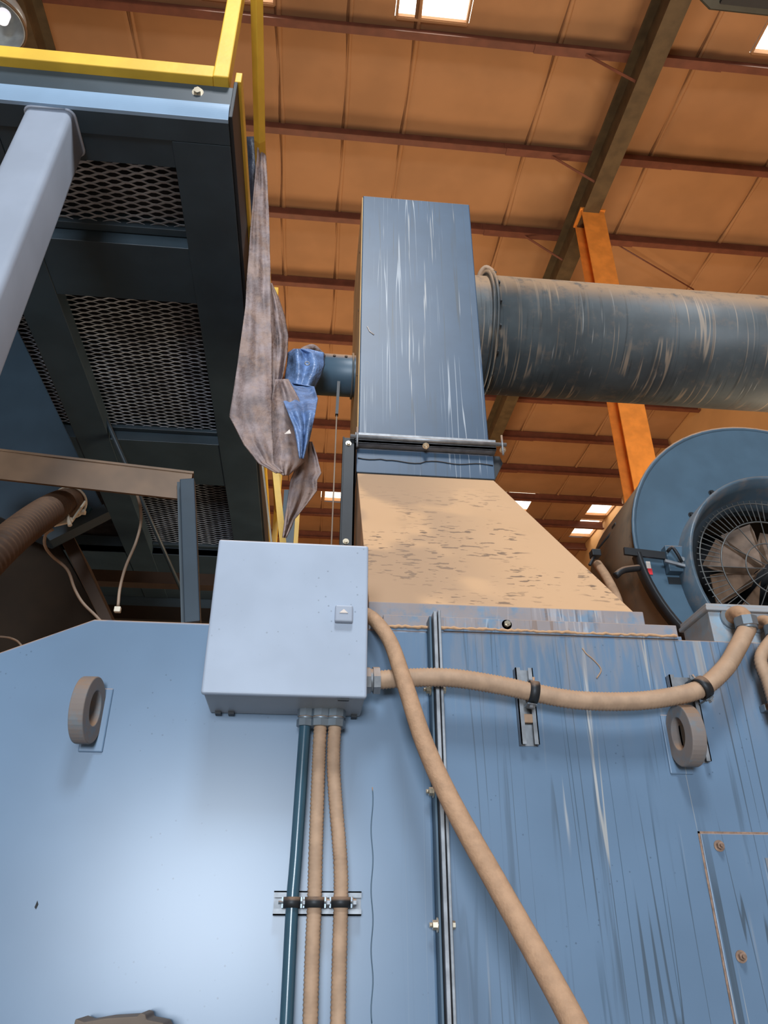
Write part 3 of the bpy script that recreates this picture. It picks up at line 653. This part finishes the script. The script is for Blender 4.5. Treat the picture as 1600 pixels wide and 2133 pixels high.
# big diagonal hose
pts = spline([P(745, 1275, Y=1.64), P(775, 1287, Y=1.625), P(812, 1335, Y=1.59), P(842, 1420, Y=1.545), P(885, 1550, Y=1.53), P(945, 1680, Y=1.51), P(1040, 1850, Y=1.46), P(1130, 2010, Y=1.40), P(1200, 2140, Y=1.34), P(1270, 2290, Y=1.25)], .012)
t = thing('rubber_hose', pts[-1], 'long smooth dusty orange-beige hose crossing the casing diagonally', 'hose')
mb = MB(); mb.tube(pts, [.0155 + .0045 * min(1, i / 45) for i in range(len(pts))], 20); mb.build('hose_body', HOSE, t)

# strut channels with clamps
def channel(p0, p1, outx, name, label, w=0.041, d=0.021):
    p0 = Vector(p0); p1 = Vector(p1); ax = (p1 - p0).normalized(); out = Vector((0, -1, 0)); s = ax.cross(out)
    t = thing(name, (p0 + p1) / 2, label, 'strut channel')
    mb = MB(); c0 = p0; L = p1
    base = Vector((0, d / 2, 0))
    def bb(u0, u1, h0, h1): # u along s, h outwards from panel
        A = [p0 + s * u0 + out * h0, p0 + s * u1 + out * h0, p0 + s * u1 + out * h1, p0 + s * u0 + out * h1]
        mb.loft(A, [a + (p1 - p0) for a in A])
    bb(-w / 2, w / 2, 0, .0025); bb(-w / 2, -w / 2 + .0025, 0, d); bb(w / 2 - .0025, w / 2, 0, d)
    bb(-w / 2, -w / 2 + .011, d - .0025, d); bb(w / 2 - .011, w / 2, d - .0025, d)
    mb.build('channel', GALV, t)
    return t, s, ax
def clamp(parent, c, axis, r, w=.016, gap=None):
    c = Vector(c); ax = Vector(axis).normalized()
    mb = MB(); mb.revolve(c - ax * w / 2, ax, [(0, r), (0, r + .0035), (w, r + .0035), (w, r)], 28, closed=True)
    o = Vector((0, -1, 0)); s = ax.cross(o)
    mb.build('pipe_clamp', DARKM, parent)
    mb = MB(); k = c + s * (r + .004)
    mb.bar(k + o * .002, k + o * (-.030), .004, w, ax); mb.bar(c - s * (r + .004) + o * .002, c - s * (r + .004) - o * .03, .004, w, ax)
    mb.cyl(k + s * .006, c - s * (r + .012), .003, 8)
    mb.build('clamp_leg', FITM, parent)
    mb = MB(); mb.hexbolt(c + s * (r + .006), s, .0065, .006); mb.build('clamp_screw', GALV, parent)
a = P(570, 1880, Y=1.64); b = P(752, 1884, Y=1.64); zz = (a.z + b.z) / 2
t, s, ax = channel((a.x, Y0 - .0005, zz), (b.x, Y0 - .0005, zz), 0, 'strut_channel', 'short galvanised channel carrying the three conduits below the enclosure')
for (pxx, r) in ((608, .0118), (655, .0142), (710, .0142)):
    c = P(pxx, 1880, Y=1.605); clamp(t, c, (0, 0, 1), r + .001, .018)
mb = MB(); mb.hexbolt((b.x - .016, Y0 - .003, zz - .004), (0, -1, 0), .006, .006); mb.build('bolt', GALV, t)
for (x, z0, z1, pxq, lab, w) in ((0.474, 1.982, 2.150, (1110, 1442), 'upright galvanised channel clamping the thick conduit near its middle', .040), (0.840, 1.955, 2.145, (1462, 1433), 'upright galvanised channel behind the right lifting lug', .060)):
    t, s, ax = channel((x, Y0 - .0005, z0), (x, Y0 - .0005, z1), 0, 'strut_channel', lab, w=w)
    c = P(*pxq, Y=1.59); clamp(t, c, (1, 0, -.15 if x < .6 else .55), .0215, .020)
    mb = MB(); mb.box((x - .010, Y0 - .022, c.z - .055), (x + .010, Y0 - .012, c.z - .036)); mb.build('channel_nut', COND, t, bevel=.002)
# small fittings on the casing at right edge
for (p, lab) in (((1590, 1395), 'small dusty cable bracket under the junction box, upper one at the right edge'), ((1598, 1478), 'small dusty cable bracket at the right edge, lower one')):
    c = P(*p, Y=1.64); t = thing('cable_bracket', c, lab, 'bracket')
    mb = MB(); mb.box(c + Vector((-.012, -.012, -.006)), c + Vector((.03, .0095, .010))); mb.build('bracket_plate', FITM, t, bevel=.002)
    mb = MB(); mb.hexbolt(c + Vector((0, -.012, .002)), (0, -1, 0), .007, .007); mb.build('bolt', RUSTB, t)

mb = MB(); mb.tube(spline([P(a, b, Y=Y0 - .001) for a, b in ((1213, 1350), (1222, 1362), (1234, 1372), (1249, 1388), (1252, 1398), (1243, 1413))], .004), .0016, 6); mb.build('dried_drip', COND, MACH)
mb = MB(); mb.prism([P(a, b, Y=Y0 - .0002) for a, b in ((72, 1890), (78, 1876), (80, 1884), (75, 1894))], (0, -.0008, 0)); mb.build('paint_chip', BLACK, MACH)
mb = MB(); mb.tube([P(a, b, Y=2.2985) for a, b in ((765, 680), (770, 690), (779, 697))], .0022, 6); mb.build('paint_scuff', WHITE, bpy.data.objects['vertical_duct'])
# lump of cloth at the bottom edge
pts = [(150, 2150), (157, 2122), (175, 2129), (220, 2121), (285, 2117), (293, 2110), (303, 2113), (305, 2124), (340, 2131), (350, 2150)]
t = thing('draped_cap', P(240, 2140, Y=1.2), 'dusty brown object with a raised tab peeking in at the bottom edge', 'cover')
mb = MB(); mb.prism([P(a, b, Y=1.55) for a, b in pts] + [P(350, 2230, Y=1.55), P(150, 2230, Y=1.55)], (0, .085, 0)); mb.build('cover_body', mat('brown_grey_cover', (0.14, 0.11, 0.085), .7, mottle=.2), t, bevel=.002)

# ================================================================ PLATFORM
PZ = 3.785; PX1 = -0.330; PX0 = -2.3; PY0 = 1.462; PY1 = 5.2
t = thing('access_platform', (-1.2, 3.2, PZ), 'dark navy steel access platform seen from below at the upper left', 'platform')
PLAT = t
# fascia channel with rolled lower edge
mb = MB(); n = 8; prof = [(PY0 + .10, PZ), (PY0 + .004, PZ)]
prof = [(1.486, PZ), (1.474, PZ)]
for k in range(n + 1):
    a = k / n; prof.append((1.474 - .012 * math.sin(a * math.pi / 2), PZ + .002 + .056 * a))
prof += [(1.470, PZ + .061), (1.486, PZ + .061)]
mb.prism([(PX0, y, z) for y, z in prof], (PX1 - PX0, 0, 0)); mb.build('rolled_lip', BLUE_LIT, t)
mb = MB(); mb.box((PX0, 1.486, PZ), (PX1, 1.560, PZ + .181)); fa = mb.build('fascia_channel', NAVY, t)  # navy here puts the dimness of the upright face into its colour
mb = MB(); mb.hexbolt((-0.438, 1.486, PZ + .140), (0, -1, -.2), .012, .010); mb.build('fascia_bolt', BRASS, fa)
# long beams
def pb(x0, x1, y0, y1, z0=PZ, z1=PZ + .12, nm='deck_beam', m=NAVY): 
    b = MB(); b.box((x0, y0, z0), (x1, y1, z1)); return b.build(nm, m, t, bevel=.002)
pb(-0.510, PX1, 1.562, PY1); pb(-1.20, -1.04, 1.562, PY1); pb(-2.0, -1.86, 1.562, PY1)
for (a, b) in ((1.562, 1.66), (1.99, 2.262), (3.23, 3.62), (4.50, 5.2)):
    pb(-1.04, -0.510, a, b, PZ + .004)
    pb(-1.86, -1.20, a, b, PZ + .004)
for (a, b) in ((1.955, 1.985), (3.20, 3.228), (4.46, 4.50)):
    pb(-1.04, -0.510, a, b, PZ + .055, PZ + .12, 'ledger_angle')
# side plate of the platform
pb(PX1, PX1 + .012, 1.47, PY1, PZ + .01, PZ + .19, 'side_plate', DARKM)
# expanded metal panels
def expanded(x0, x1, y0, y1, z, parent):
    mb = MB(); LW, SW = 0.083, 0.027
    ny = int((y1 - y0) / (SW / 2)); th = .0022
    for j in range(ny):
        y = y0 + j * SW / 2; ph = (j % 2) * LW / 2
        # one zigzag strand touching its neighbours at the knuckles
        pts = []; x = x0 - LW; k = 0
        while x < x1 + LW:
            for (fx, s) in ((0.0, -1), (0.18, -1), (0.5, 1), (0.68, 1)):
                xx = x + fx * LW + ph
                if x0 <= xx <= x1: pts.append((xx, y + s * SW * .22))
            x += LW
        if len(pts) < 2: continue
        vs = []; 
        for (xx, yy) in pts:
            hh = .0078
            vs += [(xx, yy - hh * .9, z - hh * .55), (xx, yy + hh * .9, z + hh * .55), (xx, yy + hh * .9, z + hh * .55 + th), (xx, yy - hh * .9, z - hh * .55 + th)]
        fs = []
        for i in range(len(pts) - 1):
            o = i * 4
            for k in range(4): fs.append((o + k, o + (k + 1) % 4, o + 4 + (k + 1) % 4, o + 4 + k))
        mb.add(vs, fs)
    return mb.build('expanded_mesh_panel', MESHM, parent)
for (a, b) in ((1.66, 1.99), (2.262, 3.23), (3.62, 4.50)):
    expanded(-1.04, -0.510, a, b, PZ + .075, t)
expanded(-1.86, -1.20, 2.262, 3.23, PZ + .075, t)
# mats lying on the mesh
for (a, b, lab) in ((1.50, 2.05, 'dark mat on top of the nearest mesh opening of the platform'), (2.10, 3.40, 'dark mat on top of the middle mesh opening of the platform'), (3.45, 5.10, 'dark mat on top of the farthest mesh opening of the platform')):
    mb = MB(); n = 26; vs = []
    for j in range(n + 1):
        for i in range(n + 1):
            vs.append((-2.0 + 1.64 * i / n, a + (b - a) * j / n, PZ + .135 + .010 * math.sin(i * 1.9 + j * 1.3) * math.sin(j * .9 + a)))
    mb.add(vs, [(j * (n + 1) + i, j * (n + 1) + i + 1, (j + 1) * (n + 1) + i + 1, (j + 1) * (n + 1) + i) for j in range(n) for i in range(n)], True)
    tag(mb.build('rubber_mat', RUBR, solid=.006), lab, 'mat', 'mats on the platform mesh')
# yellow kerb and handrail frame
t2 = PLAT
mb = MB(); mb.box((PX0, 1.455, PZ + .182), (-0.394, 1.505, PZ + .240)); mb.build('yellow_toe_board', YELL, t2, bevel=.003)
mb = MB(); mb.box((-0.394, 1.452, PZ + .182), (-0.345, 1.505, PZ + 1.2)); mb.build('yellow_corner_post', YELL, t2, bevel=.004)
mb = MB(); mb.bar(Vector((-.318, 1.47, 4.00)), Vector((-.318, 5.1, 4.0)), .020, .050); mb.build('yellow_side_toe_board', YELL, t2, bevel=.002)
mb = MB(); r1 = P(534, -40, X=-.31); r2 = P(541, 292, X=-.31); r3 = r1 + (r2 - r1).normalized() * 1.9; mb.bar(r1, Vector((-.31, 5.1, r2.z)) if False else r2 + Vector((0, 3.1, 0.0)), .034, .040) if False else None
mb.tube([r1, r2, Vector((-.31, 5.1, 4.48))], .024, 4, True, False); mb.build('yellow_mid_rail', YELL, t2, bevel=.003)
for y in (3.3, 5.1):
    mb = MB(); mb.box((-.335, y - .02, PZ + .17), (-.295, y + .02, 4.95)); mb.build('yellow_rail_post', YELL, t2, bevel=.003)
# grey corner post
up = D(772, -1300).normalized()
top = Vector((-.861, 1.565, PZ + .004)); bot = top - up * 3.7
def sect(c, w=.139, d=.150, rad=.020):
    pts = []
    for (sx, sy, a0) in ((1, -1, -90), (1, 1, 0), (-1, 1, 90), (-1, -1, 180)):
        for k in range(5):
            a = math.radians(a0 + 90 * k / 4); pts.append(Vector((c.x + sx * (w / 2 - rad) + rad * math.cos(a), c.y + sy * (d / 2 - rad) + rad * math.sin(a), c.z)))
    return pts
mb = MB(); a = sect(bot); b = sect(top); n = len(a)
mb.add(a + b, [(i, (i + 1) % n, (i + 1) % n + n, i + n) for i in range(n)], True); mb.f += [tuple(reversed(range(n))), tuple(range(n, 2 * n))]; mb.sm += [False, False]
t = thing('support_post', bot, 'light grey square steel tube post under the front of the platform', 'post')
mb.build('post_tube', GREYP, t)
mb = MB(); wp = sect(top, .143, .154, .022); mb.tube([p - up * .004 for p in wp] + [wp[0]], .005, 8); mb.build('weld_bead', GREYP, t)

# ---------------------------------------------------------------- structures under the platform (left)
t = thing('inclined_chute', P(60, 900, Y=2.5), 'dark blue steel chute behind the grey post, hose clamped to its foot', 'chute')
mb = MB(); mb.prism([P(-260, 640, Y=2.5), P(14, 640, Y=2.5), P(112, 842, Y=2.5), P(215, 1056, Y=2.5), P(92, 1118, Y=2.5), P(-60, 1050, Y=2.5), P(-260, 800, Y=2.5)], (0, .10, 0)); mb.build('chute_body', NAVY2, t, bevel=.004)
mb = MB(); mb.prism([P(216, 1050, Y=2.49), P(226, 1066, Y=2.49), P(104, 1126, Y=2.49), P(92, 1112, Y=2.49)], (0, .05, 0)); mb.build('foot_flange', NAVY, t)
mb = MB(); mb.prism([P(175, 1062, Y=2.48), P(182, 1050, Y=2.48), P(190, 1056, Y=2.48), P(184, 1068, Y=2.48)], (0, .02, 0)); mb.build('bolt', TEAL, t)

t = thing('support_stand', P(390, 1285, Y=2.2), 'dark frame of dusty bronze beam and blue post left of the enclosure', 'frame')
A = P(-60, 970, Y=2.10); B = P(395, 1012, Y=2.10)
A = P(-60, 962, Z=2.93); B = P(397, 1014, Z=2.93)
mb = MB(); mb.bar(A, B, .010, .105); mb.bar(A + Vector((0, .03, .052)), B + Vector((0, .03, .052)), .075, .008); mb.build('top_beam', BEAMD, t)
a = P(391, 1003, Y=2.19); b = P(402, 1300, Y=2.19)
mb = MB(); mb.bar(a, b, .046, .040, (0, 1, 0)); mb.build('post', NAVY2, t, bevel=.003)
mb = MB(); mb.bar(a + Vector((-.030, .02, 0)), b + Vector((-.030, .02, 0)), .010, .030, (0, 1, 0)); mb.build('post_flange', NAVY, t)

t = thing('brown_casing', P(60, 1250, Y=2.7), 'dark brown sheet metal casing in the lower left shadow', 'casing')
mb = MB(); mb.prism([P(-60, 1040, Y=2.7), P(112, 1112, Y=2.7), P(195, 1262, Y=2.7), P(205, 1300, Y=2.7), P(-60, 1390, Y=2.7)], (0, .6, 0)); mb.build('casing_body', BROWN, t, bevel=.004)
mb = MB(); mb.prism([P(118, 1110, Y=2.66), P(150, 1110, Y=2.66), P(238, 1300, Y=2.66), P(212, 1300, Y=2.66)], (0, .3, 0)); mb.build('corner_strip', mat('brown_strip', (0.05, 0.028, 0.015), .6), t, bevel=.003)

t = thing('rear_support_structure', (-1.2, 4.9, 3.0), 'dark navy cross beams and added backdrop panel behind the frame, under the platform far end', 'structure')
mb = MB(); mb.box((-2.6, 5.205, 0.0), (-0.33, 5.30, 3.97)); mb.build('dark_backdrop', NAVY, t)  # dark panel added as a backdrop to darken the gap behind the beams
for (qa, qb, m, Y) in ((1140, 1152, NAVY, 4.5), (1190, 1214, BROWN2, 4.3), (1262, 1290, BROWN, 4.1)):
    a = P(200, qa, Y=Y); b = P(445, qb, Y=Y)
    mb = MB(); mb.box((a.x - .3, Y, P(300, qa, Y=Y).z), (b.x + .05, Y + .08, P(300, qb, Y=Y).z)); mb.build('cross_beam', m, t)
mb = MB(); mb.cyl(P(215, 860, Y=3.1), P(385, 1245, Y=3.9), .010, 8); mb.build('tie_rod', NAVY, t)
# narrow dark box right of the platform end
t = thing('dark_upright', P(640, 1128, Y=4.6), 'dark upright standing behind the tarp tail beyond the enclosure', 'post')
mb = MB(); mb.prism([P(592, 1020, Y=5.6), P(618, 1020, Y=5.6), P(612, 1135, Y=5.6) - Vector((0, 0, 4.6)), P(592, 1135, Y=5.6) - Vector((0, 0, 4.6))], (0, .3, 0)); mb.build('upright_body', BLUED, t)
a = P(546, 960, Y=2.7); b = P(566, 1135, Y=2.7); b = a + (b - a) * ((a.z - 2.238) / (a.z - b.z)); mb = MB(); mb.cyl(a, b, .0045, 8)
tag(mb.build('hanging_cable', CREAM), 'thin cream cable hanging beside the platform edge above the enclosure', 'cable')
mb = MB(); mb.bar(P(622, 1040, Y=4.2), P(614, 1135, Y=4.2) - Vector((0, 0, 3.72)), .026, .026, (0, 1, 0))
tag(mb.build('yellow_stanchion', YELL), 'short yellow upright seen under the tarp tail', 'post')
a = P(572, 965, Y=3.2); b = P(590, 1135, Y=3.2); b = a + (b - a) * ((a.z - 2.238) / (a.z - b.z)); mb = MB(); mb.bar(a, b, .030, .026, (0, 1, 0))
tag(mb.build('yellow_ladder_rail', YELL), 'slanting yellow rail under the brown tarp above the enclosure', 'rail')

# hose at lower left with clamps
pts = spline([P(-60, 1205, Y=1.95), P(0, 1143, Y=2.0), P(50, 1100, Y=2.1), P(95, 1068, Y=2.2), P(130, 1050, Y=2.33), P(150, 1046, Y=2.46)], .0045)
t = thing('corrugated_hose', pts[0], 'thick brown corrugated hose at the left edge', 'hose')
mb = MB(); mb.tube(pts, corr(pts, .050, .05), 24); mb.build('hose_body', BHOSE, t)
cdir = (pts[-8] - pts[-14]).normalized(); cc = pts[-10]
t = thing('hose_clamp', cc, 'cream metal clamp ring round the end of the brown corrugated hose', 'clamp')
mb = MB(); mb.revolve(cc, cdir, [(-.007, .052), (-.007, .058), (.007, .058), (.007, .052)], 36, closed=True); mb.build('band', CREAM, t)
for a in (-.2, 2.2, 3.6):
    k = cc + Vector((math.sin(a) * .06, 0, math.cos(a) * .06)); mb = MB(); mb.box(k - Vector((.012, .010, .007)), k + Vector((.012, .010, .007))); mb.build('lug', CREAM, t, bevel=.002)
k = P(140, 1083, Y=2.28)
mb = MB(); mb.bar(P(112, 1092, Y=2.28), P(150, 1083, Y=2.28), .010, .016); mb.bar(P(150, 1085, Y=2.28), P(178, 1045, Y=2.36), .006, .008); mb.cyl(P(140, 1073, Y=2.27), P(146, 1095, Y=2.27), .007, 8); mb.build('tensioner', CREAM, t)

def cable(px, r, m, label, name='loose_cable'):
    mb = MB(); mb.tube(spline([P(*p[:2], Y=p[2]) for p in px], .012), r, 8); return tag(mb.build(name, m), label, 'cable')
cable([(110, 1103, 2.3), (96, 1112, 2.32), (93, 1135, 2.34), (108, 1158, 2.36), (140, 1186, 2.38), (155, 1225, 2.4), (172, 1255, 2.4), (200, 1283, 2.4), (215, 1300, 2.4)], .0048, CABLE, 'grey cable looping down from the hose clamp to the casing edge')
cable([(284, 1025, 2.45), (292, 1055, 2.45), (293, 1090, 2.45), (283, 1130, 2.45), (262, 1180, 2.42), (250, 1225, 2.40), (246, 1262, 2.38)], .0050, CABLE, 'grey cable hanging in the gap and ending in a small beige plug')
cable([(0, 1326, 2.2), (18, 1328, 2.2), (35, 1335, 2.15), (45, 1345, 2.1)], .003, CABLE, 'thin cable at the left edge just above the casing slope')
c = P(245, 1270, Y=2.38)
mb = MB(); mb.box(c - Vector((.010, .008, .009)), c + Vector((.010, .008, .009))); tag(mb.build('cable_plug', CREAM, bevel=.002), 'small beige square plug at the end of the grey hanging cable', 'plug')

# ================================================================ TARPS
def sheet(name, rows, Yf, m, parent, nu=26, nv=6, amp=.02, seed=0, thick=.004):
    """rows: (q, xl, xr); Yf(u, q) gives the depth of the cloth"""
    rows2 = []
    for i in range(len(rows) - 1):
        for k in range(nv):
            t = k / nv; rows2.append(tuple(rows[i][j] * (1 - t) + rows[i + 1][j] * t for j in range(3)))
    rows2.append(rows[-1]); mb = MB(); R = random.Random(seed)
    ph = [R.uniform(0, 6) for _ in range(6)]
    for (q, xl, xr) in rows2:
        for i in range(nu + 1):
            u = i / nu; x = xl + (xr - xl) * u
            f = amp * (math.sin(u * 9 + q * .011 + ph[0]) + .6 * math.sin(u * 17 - q * .023 + ph[1]) + .5 * math.sin(q * .045 + u * 5 + ph[2]) + .35 * math.sin(q * .09 - u * 12 + ph[3]))
            mb.v.append(P(x, q, Y=Yf(u, q) + f))
    w = nu + 1
    for j in range(len(rows2) - 1):
        for i in range(nu): mb.f.append((j * w + i, (j + 1) * w + i, (j + 1) * w + i + 1, j * w + i + 1)); mb.sm.append(True)
    return mb.build(name, m, parent, solid=thick)
t = thing('brown_tarp', (-.25, 2.05, 3.1), 'dusty brown tarp hanging from the yellow handrail', 'tarp')
sheet('main_sheet', [(285, 538, 550), (330, 535, 554), (380, 531, 557), (480, 522, 561), (560, 516, 563), (640, 511, 564), (720, 500, 566), (800, 489, 566), (868, 478, 566), (925, 508, 568), (965, 540, 570), (985, 575, 590)], lambda u, q: 2.03 + .03 * u, TARP, t, amp=.006, seed=3)
sheet('back_fold', [(590, 563, 566), (620, 563, 580), (660, 562, 593), (700, 562, 600), (740, 562, 598), (800, 562, 585), (870, 562, 575)], lambda u, q: 2.10 + .10 * u, TARP, t, amp=.012, seed=5)
sheet('lower_pouch', [(790, 574, 600), (830, 566, 622), (880, 562, 640), (930, 560, 642), (960, 562, 636), (980, 578, 612), (990, 590, 600)], lambda u, q: 2.10 + .06 * u, TARP, t, amp=.010, seed=8)
sheet('hanging_tail', [(920, 640, 650), (950, 626, 660), (985, 612, 669), (1000, 606, 660), (1022, 602, 660), (1050, 598, 640), (1080, 594, 615), (1120, 589, 596)], lambda u, q: 2.20 + .04 * u, TARP, t, amp=.008, seed=11)
t = thing('blue_tarp', (-.05, 2.4, 3.2), 'blue plastic tarp tied round the branch pipe end', 'tarp')
sheet('pipe_wrap', [(727, 612, 640), (735, 600, 674), (760, 598, 676), (785, 594, 668), (805, 592, 658), (822, 600, 650)], lambda u, q: 2.36 + .05 * (2 * u - 1) ** 2 + .0 * q, BTARP, t, amp=.014, seed=21)
sheet('hanging_sheet', [(798, 584, 612), (806, 582, 655), (830, 588, 662), (860, 600, 657), (890, 612, 650), (920, 618, 643), (955, 624, 632)], lambda u, q: (2.26 if q < 806 else max(2.055, 2.24 - .0035 * (q - 806))) + .03 * u, BTARP, t, amp=.012, seed=23)
mb = MB(); mb.tube(spline([P(604, 740, Y=2.42), P(622, 738, Y=2.40), P(636, 728, Y=2.40), P(652, 724, Y=2.44), P(662, 732, Y=2.46), P(672, 742, Y=2.5)], .008), .014, 10); mb.build('bunched_hem', TARP, t)
mb = MB(); c = P(640, 757, Y=2.33); mb.revolve(c, (0, 1, 0), [(0, .006), (-.003, .008), (0, .011), (.003, .008)], 16, closed=True); mb.build('grommet', GALV, t)
mb = MB(); a = P(592, 905, Y=2.055); mb.prism([a, a + Vector((.022, 0, .004)), a + Vector((.016, 0, .020))], (0, -.002, 0)); mb.build('white_patch', WHITE, t) if False else mb.build('white_patch', WHITE, bpy.data.objects['brown_tarp'])
t = thing('dark_tarp', (-.30, 1.9, 3.9), 'dark blue tarp bundle between platform side and yellow rails', 'tarp')
sheet('dark_sheet', [(285, 483, 546), (340, 486, 540), (420, 494, 540), (500, 503, 540), (560, 511, 530), (600, 515, 530)], lambda u, q: 2.14 + .0002 * (q - 285), DTARP, t, amp=.012, seed=31)
